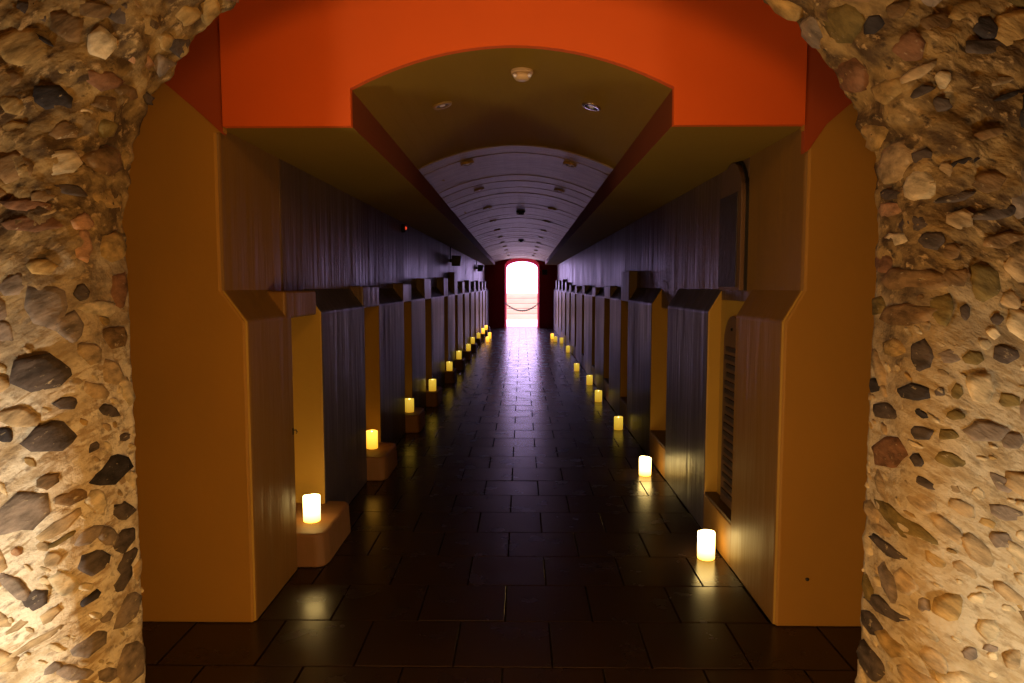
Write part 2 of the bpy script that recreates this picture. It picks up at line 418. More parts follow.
STONES = """0.395 1.322 -0.101 0.005 -0.001 -0.061 d;0.323 1.219 -0.039 -0.008 0.002 -0.023 d;0.374 1.110 -0.080 0.002 -0.002 -0.052 d;0.516 1.122 -0.033 0.000 0.002 -0.029 k;0.155 1.165 -0.062 -0.029 0.016 -0.016 d;0.072 1.055 -0.036 -0.000 -0.008 -0.015 d;0.245 1.059 -0.024 0.012 -0.009 -0.013 d;0.142 0.952 -0.114 0.025 -0.047 -0.048 k;0.476 0.862 -0.110 0.051 -0.023 -0.057 m;0.383 0.969 -0.036 0.016 -0.008 -0.025 b;0.319 0.905 -0.050 0.005 -0.005 -0.027 b;0.362 0.813 -0.071 0.043 -0.010 -0.021 t;0.359 0.765 -0.049 0.025 -0.004 -0.009 l;0.267 0.765 -0.052 0.019 -0.014 -0.027 m;0.254 0.663 -0.066 0.008 -0.017 -0.040 d;0.092 0.791 -0.061 -0.010 -0.012 -0.036 d;0.100 0.683 -0.060 0.031 -0.041 -0.031 d;0.087 0.600 -0.057 0.028 -0.031 -0.024 d;0.117 0.545 -0.056 0.031 -0.036 -0.029 d;0.101 0.425 -0.064 0.045 -0.050 -0.038 m;0.097 0.225 -0.050 0.069 -0.066 -0.048 m;0.442 0.573 -0.039 0.027 -0.018 -0.028 d;0.277 0.546 -0.039 0.013 -0.007 -0.014 k;0.291 0.386 -0.055 0.019 -0.017 -0.036 m;0.395 0.523 -0.032 0.027 -0.010 -0.017 t;0.504 0.484 -0.040 0.028 -0.007 -0.011 t;0.447 0.430 -0.107 0.062 -0.006 -0.012 t;0.398 0.338 -0.030 0.020 -0.008 -0.015 m;0.224 0.245 -0.044 -0.012 -0.011 -0.034 m;0.220 0.453 -0.025 0.010 -0.014 -0.016 m;0.496 0.735 -0.020 0.000 0.001 -0.017 p;0.381 0.708 -0.032 0.009 -0.007 -0.026 t;0.363 1.536 -0.061 -0.044 0.034 -0.063 m;0.453 1.603 -0.036 0.028 -0.021 -0.027 m;0.295 1.467 -0.037 0.021 -0.022 -0.046 m;0.369 1.660 -0.043 0.000 0.001 -0.025 o;0.243 1.728 -0.034 0.002 0.003 -0.056 p;0.087 1.733 -0.079 0.004 0.005 -0.060 o;0.062 1.586 -0.050 -0.000 0.006 -0.075 r;0.258 1.580 -0.028 -0.000 0.002 -0.033 d;0.180 1.525 -0.090 -0.008 0.007 -0.030 c;0.491 1.454 -0.035 0.000 0.002 -0.041 m;0.093 1.420 -0.079 -0.006 0.004 -0.046 b;0.395 1.795 -0.091 0.002 0.001 -0.028 r;0.398 1.851 -0.088 -0.004 0.002 -0.019 r;0.316 1.986 -0.060 0.025 -0.010 -0.042 c;0.151 2.028 -0.087 0.016 -0.017 -0.055 b;0.104 1.902 -0.099 0.002 0.010 -0.042 o;0.278 1.908 -0.051 -0.005 0.004 -0.019 d;0.443 2.046 -0.067 0.010 -0.008 -0.022 o;0.322 2.082 -0.041 0.015 -0.006 -0.029 b;0.443 1.951 -0.062 0.014 -0.007 -0.039 b;0.360 1.879 -0.034 0.003 -0.000 -0.018 b;0.242 1.810 -0.042 0.004 0.002 -0.029 p;0.183 2.132 -0.045 0.011 -0.016 -0.031 l;0.021 2.034 -0.030 0.005 -0.018 -0.051 o;0.318 2.365 -0.040 0.015 -0.012 -0.047 c;0.171 2.388 -0.069 0.001 -0.002 -0.027 p;0.379 2.156 -0.056 0.015 -0.006 -0.037 k;0.425 2.353 -0.057 0.002 0.001 -0.037 b;0.519 2.245 -0.076 0.026 -0.014 -0.048 o;0.363 2.255 -0.032 0.012 -0.005 -0.024 o;0.267 2.271 -0.059 0.021 -0.011 -0.032 r;0.280 2.156 -0.022 0.009 -0.004 -0.012 c;0.382 2.433 -0.047 0.026 -0.008 -0.022 b;0.315 2.477 -0.038 0.020 -0.011 -0.032 d;0.237 2.498 -0.034 0.023 -0.025 -0.028 o;0.534 2.335 -0.051 0.004 -0.000 -0.018 d;0.486 2.288 -0.054 -0.001 0.001 -0.008 k;0.158 2.265 -0.063 0.008 -0.008 -0.026 b;0.219 2.207 -0.057 0.015 -0.010 -0.025 b;0.118 2.602 -0.019 0.041 -0.048 -0.011 o;0.118 2.484 -0.016 0.025 -0.052 -0.015 o;0.510 2.159 -0.041 0.013 -0.010 -0.023 b;0.482 2.102 -0.046 -0.001 0.002 -0.025 o;0.019 2.280 -0.016 0.015 -0.035 -0.014 d;0.346 5.146 0.043 0.020 -0.013 0.045 r;0.334 5.220 0.061 -0.003 0.001 0.018 t;0.558 5.201 0.031 0.017 -0.013 0.026 k;0.544 5.247 0.078 0.030 -0.006 0.020 d;0.385 5.269 0.019 0.010 -0.008 0.022 c;0.519 5.327 0.070 0.007 -0.003 0.010 t;0.553 5.369 0.053 0.000 0.001 0.007 k;0.213 5.227 0.065 0.023 -0.026 0.037 o;0.324 5.275 0.036 -0.002 0.002 0.015 d;0.534 5.150 0.062 0.019 -0.007 0.029 o;0.368 5.038 0.036 0.012 -0.006 0.023 b;0.296 5.030 0.006 0.027 -0.038 0.009 k;0.361 5.332 0.024 0.011 -0.005 0.020 d;0.441 5.129 0.041 0.018 -0.009 0.025 b;0.249 5.545 0.063 0.011 -0.005 0.055 c;0.271 5.461 0.035 0.009 -0.005 0.026 d;0.380 5.505 0.046 -0.007 0.003 0.012 k;0.452 5.445 0.077 -0.005 0.005 0.015 b;0.040 5.339 0.086 0.019 -0.030 0.048 o;0.091 5.555 0.065 0.008 -0.002 0.020 d;0.081 5.605 0.080 0.009 0.000 0.027 p;0.220 5.666 0.072 0.006 0.002 0.029 d;0.455 5.564 0.060 -0.007 0.005 0.027 b;0.474 5.644 0.072 -0.010 0.004 0.021 d;0.336 5.516 0.021 0.005 -0.002 0.027 t;0.356 5.596 0.061 -0.009 0.004 0.013 d;0.372 5.661 0.040 0.002 0.001 0.034 t;0.201 5.844 0.179 0.002 0.003 0.040 b;0.198 5.961 0.159 -0.006 0.003 0.037 b;0.338 5.940 0.035 -0.001 0.002 0.054 l;0.371 5.840 0.037 0.000 0.001 0.031 b;0.452 5.858 0.046 0.000 0.003 0.065 l;0.278 6.094 0.038 -0.010 0.013 0.057 d;0.398 5.949 0.014 -0.000 0.001 0.028 d;0.492 5.970 0.019 -0.000 0.001 0.019 d;0.301 5.725 0.041 0.002 0.001 0.032 d;0.355 5.762 0.026 0.001 0.001 0.025 b;0.506 5.726 0.061 -0.005 0.004 0.027 b;0.121 5.711 0.090 0.002 0.007 0.027 c;0.260 6.217 0.061 -0.004 -0.001 0.030 k;0.292 6.281 0.022 0.010 -0.006 0.012 k;0.110 6.303 0.094 0.003 -0.020 0.033 d;0.034 6.223 0.028 -0.004 0.002 0.029 k;0.292 6.344 0.037 -0.006 0.001 0.023 d;0.368 6.337 0.030 -0.003 0.001 0.019 l;0.142 6.442 0.104 -0.025 0.005 0.059 r;0.526 6.080 0.043 0.008 -0.003 0.028 d;0.363 6.088 0.032 -0.002 0.001 0.028 m;0.454 6.184 0.040 -0.015 0.020 0.048 c;0.477 6.324 0.075 -0.000 0.002 0.035 m;0.341 6.204 0.016 -0.001 0.001 0.016 d;0.387 6.198 0.019 -0.001 0.001 0.025 l;0.424 6.092 0.036 -0.000 0.001 0.025 l;0.145 6.076 0.064 -0.006 0.002 0.031 o;0.377 6.417 0.047 0.015 -0.006 0.025 l;0.284 6.435 0.021 0.017 -0.013 0.017 d;0.311 6.505 0.031 0.013 -0.005 0.013 d;0.211 6.660 0.137 0.037 -0.030 0.030 l;0.156 6.778 0.127 0.004 -0.019 0.021 d;0.110 6.726 0.083 0.004 -0.016 0.017 t;0.532 6.487 0.040 0.033 -0.013 0.017 m;0.553 6.585 0.056 0.015 -0.005 0.025 m;0.418 6.573 0.042 0.024 -0.011 0.023 t;0.381 6.644 0.048 0.040 -0.012 0.019 t;0.543 6.676 0.044 0.008 -0.003 0.026 m;0.159 6.989 0.138 -0.013 -0.025 0.032 d;0.083 7.085 0.068 0.015 -0.044 0.039 d;0.087 7.226 0.086 0.027 -0.059 0.052 d;0.325 6.910 0.020 -0.006 0.001 0.030 m;0.517 6.974 0.035 -0.000 0.002 0.037 c;0.480 6.868 0.029 -0.000 0.001 0.020 c;0.464 7.052 0.026 -0.000 0.001 0.024 m;0.530 7.035 0.026 -0.000 0.001 0.013 m;0.300 6.807 0.034 0.019 -0.009 0.016 t;0.343 7.000 0.031 0.021 -0.007 0.012 c;0.392 6.901 0.048 -0.007 0.002 0.043 o;0.208 7.102 0.077 0.014 -0.029 0.032 o;0.578 6.851 0.051 0.030 -0.010 0.020 t;0.361 7.090 0.041 0.037 -0.017 0.026 t;0.562 6.352 0.037 -0.000 0.001 0.026 m;0.543 6.225 0.037 -0.000 0.001 0.025 l;0.603 7.074 0.032 -0.000 0.002 0.040 t;0.532 5.911 0.031 -0.000 0.002 0.031 t;0.350 6.752 0.031 0.023 -0.010 0.018 o;0.437 6.775 0.043 0.030 -0.010 0.016 t;0.385 6.274 0.027 -0.002 0.001 0.016 l"""
stones = []
for s in STONES.split(';'):
    q = s.split(); stones.append(tuple(float(x) for x in q[:6]) + (q[6],))
rng = random.Random(7)
def clear(c, t, ru, lst, gap=.006):
    for (c0, t0, ux, uz, vx, vz, k) in lst:
        dc, dt = c - c0, t - t0
        if abs(dc) + abs(dt) > .45: continue
        det = ux * vz - uz * vx
        if abs(det) < 1e-9: continue
        a = (dc * vz - dt * vx) / det; b = (ux * dt - uz * dc) / det
        q = math.hypot(a, b); dist = math.hypot(dc, dt)
        if q < 1e-6 or dist * (1 - 1 / q) < ru + gap: return False
    return True
fill = []
def fill_region(c0, c1, t0, t1, tries, cap, target):
    n = 0
    for i in range(tries):
        if n >= cap: break
        c, t = rng.uniform(c0, c1), rng.uniform(t0, t1)
        low = min(t, TT - t) < 1.5
        ru = (.052 if i < tries * .3 else .034 if i < tries * .65 else .02) * rng.uniform(.8, 1.25) * (1.0 if low else 1.3)
        if not clear(c, t, ru * .72, stones + target): continue
        right = t > TT / 2
        if low: ang = (R(rng.uniform(10, 55)) if not right else R(rng.uniform(15, 60)))
        else: ang = R(rng.uniform(-20, 25))
        el = rng.uniform(1.1, 1.7); u, v = ru * el, ru / el
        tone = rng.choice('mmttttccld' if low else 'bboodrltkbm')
        # local axes: along c and along t
        target.append((c, t, u * math.cos(ang), u * math.sin(ang), -v * math.sin(ang), v * math.cos(ang), tone)); n += 1
fill_region(0.0, .80, .12, 2.85, 5200, 66, fill)
fill_region(0.0, .80, 4.6, TT - .12, 5200, 66, fill)
def stone_geo(s, seed):
    c0, t0, ux, uz, vx, vz, k = s
    r = random.Random(seed); n = 9
    size = min(math.hypot(ux, uz), math.hypot(vx, vz))
    h = min(.014, .004 + size * .13) * r.uniform(.5, 1.5)
    rad = [r.uniform(.82, 1.14) for _ in range(n)]
    tilt_a, tilt = r.uniform(0, 6.28), r.uniform(.1, .5)
    off = r.uniform(0, 6.28)
    verts = []
    for sc, hh in ((1.03, -.014), (.93, h * .72), (.62, h)):
        for i in range(n):
            a = 2 * math.pi * (i + .35 * math.sin(i * 2.3 + seed)) / n + off
            ca, sa = math.cos(a), math.sin(a)
            e = 1 / max(.62, (abs(ca) ** 2.4 + abs(sa) ** 2.4) ** (1 / 2.4))
            k1 = rad[i] * e * sc
            p, nn = wall_point(c0 + (ux * ca + vx * sa) * k1, t0 + (uz * ca + vz * sa) * k1)
            hh2 = hh * (1 + .5 * noise.noise(p * 16) + tilt * math.cos(a - tilt_a)) if hh > 0 else hh
            verts.append(p + nn * hh2)
    p, nn = wall_point(c0, t0); verts.append(p + nn * h * 1.02)
    faces = []
    for j in (0, 1):
        for i in range(n):
            faces.append((j * n + i, j * n + (i + 1) % n, (j + 1) * n + (i + 1) % n, (j + 1) * n + i))
    faces += [(2 * n + i, 2 * n + (i + 1) % n, 3 * n) for i in range(n)]
    return verts, faces
for i, s in enumerate(stones + fill):
    b = MB(); b.add(*stone_geo(s, i))
    b.build('stone', M['stone_' + s[6]], wall_front, smooth=True)
# small rubble chips between the stones, far too many to count
chips = []
def chip_region(t0, t1, tries):
    for i in range(tries):
        c, t = rng.uniform(-.01, .80), rng.uniform(t0, t1)
        ru = rng.uniform(.008, .022)
        if not clear(c, t, ru * .6, stones + fill, .002): continue
        if any(abs(c - q[0]) + abs(t - q[1]) < ru + .018 for q in chips): continue
        low = min(t, TT - t) < 1.5
        ang = R(rng.uniform(10, 55)) if low else R(rng.uniform(-30, 30)); el = rng.uniform(1.1, 1.9)
        u, v = ru * el, ru / el
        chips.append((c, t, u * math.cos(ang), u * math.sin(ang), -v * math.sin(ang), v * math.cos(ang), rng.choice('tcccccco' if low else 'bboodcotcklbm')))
chip_region(.12, 1.6, 260); chip_region(TT - 1.6, TT - .12, 260)
b = MB(); order = list(TONES)
for i, q in enumerate(chips):
    b.add(*stone_geo(q, 9000 + i), order.index(q[6]))
tag(b.build('rubble_chips', [M['stone_' + k] for k in order], wall_front, smooth=True), kind='stuff')
# stones outside the photograph's frame, joined
rest = []
fill_region(0.0, .78, 2.85, 4.6, 900, 90, rest); fill_region(.82, 1.45, .15, TT - .15, 900, 110, rest)
b = MB()
order = list(TONES)
for i, s in enumerate(rest):
    v, f = stone_geo(s, 5000 + i)
    v = [Vector((min(max(p.x, -2.6), 2.4), p.y, min(p.z, 3.19))) for p in v]
    b.add(v, f, order.index(s[6]))
tag(b.build('rubble_fill', [M['stone_' + k] for k in order], wall_front, smooth=True), kind='stuff')

# ------------------------------------------------------------------ corridor geometry
Y0, Y1 = 3.21, 26.7
def lerp_y(a, b, y): return a + (b - a) * (y - Y0) / (Y1 - Y0)
UL = lambda y: lerp_y(-1.37, -1.40, y)
UR = lambda y: lerp_y(1.268, 1.32, y)
LL, LR = -1.265, 1.185
CHL = lambda y: lerp_y(-.766, -1.02, y)
CHR = lambda y: lerp_y(.672, .867, y)
SOF = lambda y: lerp_y(2.315, 2.39, y)
SPR = lambda y: lerp_y(2.478, 2.505, y)
CRN = lambda y: lerp_y(2.66, 2.657, y)
ZD, ZC = 1.435, 1.58            # top of dado face, top of its sloping ledge
OUT = 2.2

left_niches = [(3.83, 4.40), (5.61, 6.18), (7.50, 8.0), (9.15, 9.75), (11.4, 11.95), (13.2, 13.75), (14.95, 15.5),
               (16.8, 17.35), (18.6, 19.15), (20.4, 20.95), (22.2, 22.75), (24.0, 24.55)]
right_niches = [(3.90, 4.48), (5.72, 6.42), (7.85, 8.4), (9.5, 10.1), (11.35, 11.85), (13.35, 13.85), (15.3, 15.75),
                (17.0, 17.55), (18.8, 19.35), (20.6, 21.15), (22.4, 22.95), (24.2, 24.75)]
left_hood = [1.572, 1.60, 1.63, 1.70, 1.74, 1.86, 1.70, 1.74, 1.72, 1.76, 1.74, 1.76]
right_hood = [1.575, 1.74, 1.77, 1.60, 1.58, 1.62, 1.60, 1.62, 1.70, 1.80, 1.78, 1.80]

def side_wall(name, side, lower, upper, niches, sill, label):
    sgn = -1 if side == 'left' else 1
    b = MB()
    out = sgn * OUT
    U = upper
    # upper wall band: a front bay in ochre, the rest darkened by painted-in shade
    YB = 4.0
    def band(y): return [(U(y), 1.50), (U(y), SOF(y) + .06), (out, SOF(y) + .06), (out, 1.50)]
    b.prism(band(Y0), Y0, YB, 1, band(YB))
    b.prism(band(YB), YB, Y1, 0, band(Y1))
    edges = [Y0] + [e for n in niches for e in n] + [Y1]
    for i in range(0, len(edges), 2):
        a, c = edges[i], edges[i + 1]
        def prof(y):
            dx = U(y) - lower
            return [(lower, 0), (lower, ZD), (U(y) + dx * .3, ZC + (ZC - ZD) * .3), (out, ZC + (ZC - ZD) * .3), (out, 0)]
        m0 = len(b.mi)
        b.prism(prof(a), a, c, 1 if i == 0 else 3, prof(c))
        b.mi[m0] = b.mi[m0 + 1] = 2      # niche jambs, candlelight put into their yellow ochre
    for k, (a, c) in enumerate(niches):
        depth = .32 if (side == 'left' or k > 1) else (.083, .15)[k]
        if side == 'right' and k < 2:
            b.box(U(a) + .0005, out, a - .02, c + .02, 1.40, 1.66, 0)
        b.box(min(lower + sgn * depth, out), max(lower + sgn * depth, out), a - .02, c + .02, 0, 1.52, 2)
    w = b.build(name, [M['shaded_gloss'], M['ochre'], M['niche'], M['dado']], bevel=.012)
    tag(w, label, 'wall', kind='structure')
    return w
wall_left = side_wall('wall_left', 'left', LL, UL, left_niches, False,
                      'glossy ochre left corridor wall with sloping dado ledge and candle niches')
wall_right = side_wall('wall_right', 'right', LR, UR, right_niches, True,
                       'glossy ochre right corridor wall with sloping dado ledge and shallow niches')
for (a, c), top in zip(left_niches, left_hood):
    b = MB(); b.box(-1.75, LL - .002, a - .10 if a < 4 else a - .03, c - .1 if a < 4 else c + .03, ZD - .012, top)
    b.build('niche_hood', M['ochre'] if a < 4 else M['shaded_gloss'], wall_left, bevel=.012)  # first hood in plain ochre, the others in the shade-darkened colour
    # plinth with softened plan, projecting into the corridor
    p = MB()
    y0, y1, xf = a + .02, c + .02 + (.06 if a < 4 else 0), LL + .155
    prof = [(-1.585, y0), (xf - .05, y0), (xf - .012, y0 + .025), (xf, y0 + .09), (xf, y1 - .05), (xf - .03, y1), (-1.585, y1)]
    n = len(prof)
    v = [(x, y, 0) for x, y in prof] + [(x - (.012 if x > -1.4 else 0), y, .195 if x > -1.4 else .212) for x, y in prof]
    p.add(v, [tuple(range(n - 1, -1, -1)), tuple(range(n, 2 * n))] + [(i, (i + 1) % n, (i + 1) % n + n, i + n) for i in range(n)])
    p.build('plinth', M['plinth'], wall_left, bevel=.014)
for k, ((a, c), top) in enumerate(zip(right_niches, right_hood)):
    if k > 1:
        b = MB(); b.box(LR + .002, 1.75, a - .03, c + .03, ZD - .012, top)
        b.build('niche_hood', M['shaded_gloss'], wall_right, bevel=.012)
    s = MB(); s.box(LR + .001, LR + (.33 if k > 1 else .16 if k else .09), a - .01, c + .01, 0, .25)
    s.build('niche_base', M['ochre'], wall_right, bevel=.008)
    s = MB(); s.box(LR + .004, LR + (.32 if k > 1 else .148 if k else .081), a + .002, c - .002, .25, .268)
    s.build('sill', M['sill'], wall_right, bevel=.004)
# pillar plaster: thin skin of matt ochre on the fronts of the two corridor walls
def pillar_front(parent, sgn, lower, upper):
    prof = [(lower - sgn * 0, 0.0), (lower, ZD), (upper, ZC), (upper, 2.30), (sgn * OUT, 2.30), (sgn * OUT, 0.0)]
    b = MB(); b.prism([(x + sgn * .012 if i < 4 else x, z) for i, (x, z) in enumerate(prof)], Y0 - .012, Y0 + .02)
    b.build('pillar_plaster', M['pillar'], parent, bevel=.010)
pillar_front(wall_left, -1, LL, UL(Y0))
pillar_front(wall_right, 1, LR, UR(Y0))

# ceiling: soffits, cheeks and vault
ceil = MB()
NS = 20
def section(y):
    xl, xr, sp, cr, so = CHL(y), CHR(y), SPR(y), CRN(y), SOF(y)
    arc = []
    for i in range(NS + 1):
        s = i / NS
        arc.append((xl + (xr - xl) * s, sp + (cr - sp) * (1 - (2 * s - 1) ** 2)))
    return [(-OUT, so), (xl, so)] + arc + [(xr, so), (OUT, so), (OUT, 3.3), (-OUT, 3.3)]
pa, pb = section(Y0 + .01), section(Y1)
n = len(pa)
vv = [(x, Y0 + .01, z) for x, z in pa] + [(x, Y1, z) for x, z in pb]
ceil.add(vv, [])
for i in range(n):
    j = (i + 1) % n
    mi = 0 if i in (0, n - 4) else 1 if i in (1, n - 5) else 2
    ceil.f.append((i, i + n, j + n, j)); ceil.mi.append(mi)
ceil.f.append(tuple(range(n))); ceil.mi.append(2)
ceil.f.append(tuple(range(2 * n - 1, n - 1, -1))); ceil.mi.append(2)
ceiling = ceil.build('ceiling', [M['soffit'], M['cheek'], M['vault']])
tag(ceiling, 'shallow vaulted corridor ceiling between two flat side soffits', 'ceiling', kind='structure')
# board-marked rings of the vault beyond its smooth front bay
rg = random.Random(3)
y = 5.35
while y < Y1 - .05:
    w = rg.choice((.22, .3, .36, .45, .55)) if y < 12 else rg.uniform(.25, .5)
    w = min(w, Y1 - y)
    d = rg.uniform(.003, .012)
    b = MB(); v = []; m = 14
    for (yy, dd) in ((y + .006, -.004), (y + .010, d), (y + w - .010, d * rg.uniform(.5, 1.2)), (y + w - .006, -.004)):
        sec = section(yy)
        xl, xr, sp, cr = CHL(yy), CHR(yy), SPR(yy), CRN(yy)
        for i in range(m + 1):
            s = .003 + .994 * i / m
            v.append((xl + (xr - xl) * s, yy, sp + (cr - sp) * (1 - (2 * s - 1) ** 2) - dd + .004 * noise.noise(Vector((s * 5, yy * 3, 1)))))
    f = [(r_ * (m + 1) + i, r_ * (m + 1) + i + 1, (r_ + 1) * (m + 1) + i + 1, (r_ + 1) * (m + 1) + i) for r_ in range(3) for i in range(m)]
    b.add(v, f); b.build('vault_ring', M['ring'], ceiling)
    y += w

# lintel: proud painted face over the corridor mouth, cut to the vault
b = MB()
lx, rx = UL(Y0) + .027, UR(Y0) - .016
ar = section(Y0)[2:2 + NS + 1]
face = [(lx, SOF(Y0) - .002), (CHL(Y0), SOF(Y0) - .002)] + ar + [(CHR(Y0), SOF(Y0) - .002), (rx, SOF(Y0) - .002), (rx, 3.2), (lx, 3.2)]
b.prism(face, Y0 - .025, Y0 + .012)
lintel = b.build('trim_1', M['red'])
tag(lintel, 'wide orange-red painted lintel over the corridor mouth with arched cut-out', 'lintel', kind='structure')
def arc_pts(pts):
    return pts
sl = [(lx - .004, 2.281), (-1.415, 2.345), (-1.476, 2.40), (-1.586, 2.493), (-1.75, 2.62), (-2.19, 2.90), (-2.19, 3.2), (lx - .004, 3.2)]
b = MB(); b.prism(sl, Y0 - .016, Y0 + .02)
b.build('spandrel', M['spandrel'], lintel)
sr = [(rx + .004, 2.19), (1.279, 2.207), (1.351, 2.316), (1.437, 2.39), (1.6, 2.52), (2.19, 2.9), (2.19, 3.2), (rx + .004, 3.2)]
b = MB(); b.prism(sr, Y0 - .016, Y0 + .02)
b.build('spandrel', M['spandrel'], lintel)
# plaster above the pillars behind the spandrels
b = MB(); b.box(-OUT, lx, Y0 - .012, Y0 + .02, 2.29, 3.2); b.build('pillar_plaster', M['pillar'], wall_left)
b = MB(); b.box(rx, OUT, Y0 - .012, Y0 + .02, 2.29, 3.2); b.build('pillar_plaster', M['pillar'], wall_right)

# front chamber shell
def shell(name, args, mat, label, cat):
    b = MB(); b.box(*args); o = b.build(name, mat); return tag(o, label, cat, kind='structure')
shell('wall_west', (-2.8, -2.6, -3.0, 3.4, 0, 3.3), M['roomwall'], 'tan plaster side wall left of the viewpoint', 'wall')
shell('wall_east', (2.4, 2.6, -3.0, 3.4, 0, 3.3), M['roomwall'], 'tan plaster side wall right of the viewpoint', 'wall')
shell('wall_south', (-2.8, 2.6, -3.2, -3.0, 0, 3.3), M['roomwall'], 'tan plaster wall behind the viewpoint', 'wall')
shell('ceiling_chamber', (-2.8, 2.6, -3.2, 3.22, 3.2, 3.4), M['roomwall'], 'tan plaster ceiling over the front chamber', 'ceiling')
b = MB(); b.box(-2.62, -OUT + .01, Y0 + .0, Y0 + .2, 0, 3.2); b.build('pillar_plaster', M['pillar'], wall_left)
b = MB(); b.box(OUT - .01, 2.42, Y0 + .0, Y0 + .2, 0, 3.2); b.build('pillar_plaster', M['pillar'], wall_right)

# floor
b = MB(); b.box(-2.8, 2.6, -3.2, 27.3, -.25, -.0045)
floor = b.build('floor', M['grout'])
tag(floor, 'polished dark brown stone tile floor running down the corridor', 'floor', kind='structure')
TW, TD, G = .42, .405, .008
tile_mesh = {}
def tile_me(w):
    key = round(w, 3)
    if key not in tile_mesh:
        e = .0015; h = w / 2 - G / 2; k = TD / 2 - G / 2
        b = MB()
        v = [(-h, -k, -.012), (h, -k, -.012), (h, k, -.012), (-h, k, -.012),
             (-h, -k, -e), (h, -k, -e), (h, k, -e), (-h, k, -e),
             (-h + e, -k + e, 0), (h - e, -k + e, 0), (h - e, k - e, 0), (-h + e, k - e, 0)]
        f = [(8, 9, 10, 11)] + [(i, (i + 1) % 4, (i + 1) % 4 + 4, i + 4) for i in range(4)] + [(i + 4, (i + 1) % 4 + 4, (i + 1) % 4 + 8, i + 8) for i in range(4)]
        b.add(v, f); me = b.mesh('tile'); me.materials.append(M['tile']); tile_mesh[key] = me
    return tile_mesh[key]
cells = []
row = 0; y = -3.0
first_row = int((8.70 + 3.0) / TD)
y = 8.70 - first_row * TD - TD / 2
row = -first_row
while y < 27.2:
    yc = y + TD / 2
    lo, hi = (-2.6, 2.4) if yc < 3.1 else (-1.27, 1.19)
    if yc > 26.6: lo, hi = -.72, .72
    off = .13 if row % 2 == 0 else -.08
    k = math.floor((lo - off) / TW)
    x = off + k * TW
    while x < hi:
        a, c = max(x, lo), min(x + TW, hi)
        if c - a > .04: cells.append((yc, (a + c) / 2, c - a))
        x += TW
    y += TD; row += 1
rt = random.Random(11)
def in_view(yc, xc): return yc > 2.25 and abs(xc) < 1.75
near = sorted([c for c in cells if in_view(c[0], c[1])])[:300]
nearset = set(near)
for (yc, xc, w) in near:
    o = bpy.data.objects.new('tile', tile_me(w)); COL.objects.link(o)
    o.parent = floor; o.location = (xc, yc, rt.uniform(-.0008, .0008))
    o.rotation_euler = (R(rt.uniform(-.17, .17)), R(rt.uniform(-.17, .17)), 0)
b = MB()
for (yc, xc, w) in cells:
    if (yc, xc, w) in nearset: continue
    me = tile_me(w); dz = rt.uniform(-.0012, .0012)
    sx, sy = rt.uniform(-.0035, .0035), rt.uniform(-.0035, .0035)
    b.add([(v.co.x + xc, v.co.y + yc, v.co.z + dz + v.co.x * sx + v.co.y * sy) for v in me.vertices], [tuple(p.vertices) for p in me.polygons])
tag(b.build('distant_tiles', M['tile'], floor), kind='stuff')

# far door wall with its arched opening and splayed reveal
def door_outline(hw, spring, crown, nseg=16):
    pts = [(-hw, 0.0)]
    for i in range(nseg + 1):
        a = math.pi - math.pi * i / nseg
        pts.append((hw * math.cos(a), spring + (crown - spring) * math.sin(a)))
    pts.append((hw, 0.0))
    return pts
inner = door_outline(.655, 2.36, 2.69); outer = door_outline(.60, 2.28, 2.545)
b = MB()
def door_face(ol, y, rev):
    v = [(x, y, z) for x, z in ol] + [(x, y, 3.3) for x, z in ol]
    n = len(ol); base = len(b.v)
    f = [(i, i + 1, i + 1 + n, i + n) for i in range(n - 1)]
    b.add(v, f)
    hw = ol[-1][0]
    b.add([(-2.3, y, 0), (-hw, y, 0), (-hw, y, 3.3), (-2.3, y, 3.3)], [(0, 1, 2, 3)])
    b.add([(hw, y, 0), (2.3, y, 0), (2.3, y, 3.3), (hw, y, 3.3)], [(0, 1, 2, 3)])
door_face(inner, Y1, 0); door_face(outer, 27.3, 1)
n = len(inner)
b.add([(x, Y1, z) for x, z in inner] + [(x, 27.3, z) for x, z in outer], [(i, i + n, i + n + 1, i + 1) for i in range(n - 1)], 1)
b.add([(-2.3, Y1, 3.3), (2.3, Y1, 3.3), (2.3, 27.3, 3.3), (-2.3, 27.3, 3.3)], [(0, 1, 2, 3)])
b.add([(-2.3, Y1, 0), (-2.3, 27.3, 0), (-2.3, 27.3, 3.3), (-2.3, Y1, 3.3)], [(0, 1, 2, 3)])
b.add([(2.3, Y1, 0), (2.3, 27.3, 0), (2.3, 27.3, 3.3), (2.3, Y1, 3.3)], [(0, 1, 2, 3)])
wall_back = b.build('wall_back', [M['doorred'], M['reveal']])
tag(wall_back, 'crimson painted end wall around the bright arched doorway', 'wall', kind='structure')

# outside
b = MB(); b.box(-14, 14, 27.3, 60, -.3, -.02)
ground = b.build('ground', M['stone_paving']); tag(ground, 'pale paving outside the far doorway', 'ground', kind='structure')
terrace = empty('stone_steps', (0, 34, -.02))
tag(terrace, 'low bank of pale stone steps outside beyond the doorway', 'steps')
zz = 0
for i in range(5):
    b = MB(); hgt = .25
    b.box(-6, 6, i * .38, 4.2, i * hgt, i * hgt + hgt - .012)
    b.build('step', M['pale_stone'], terrace, bevel=.015)

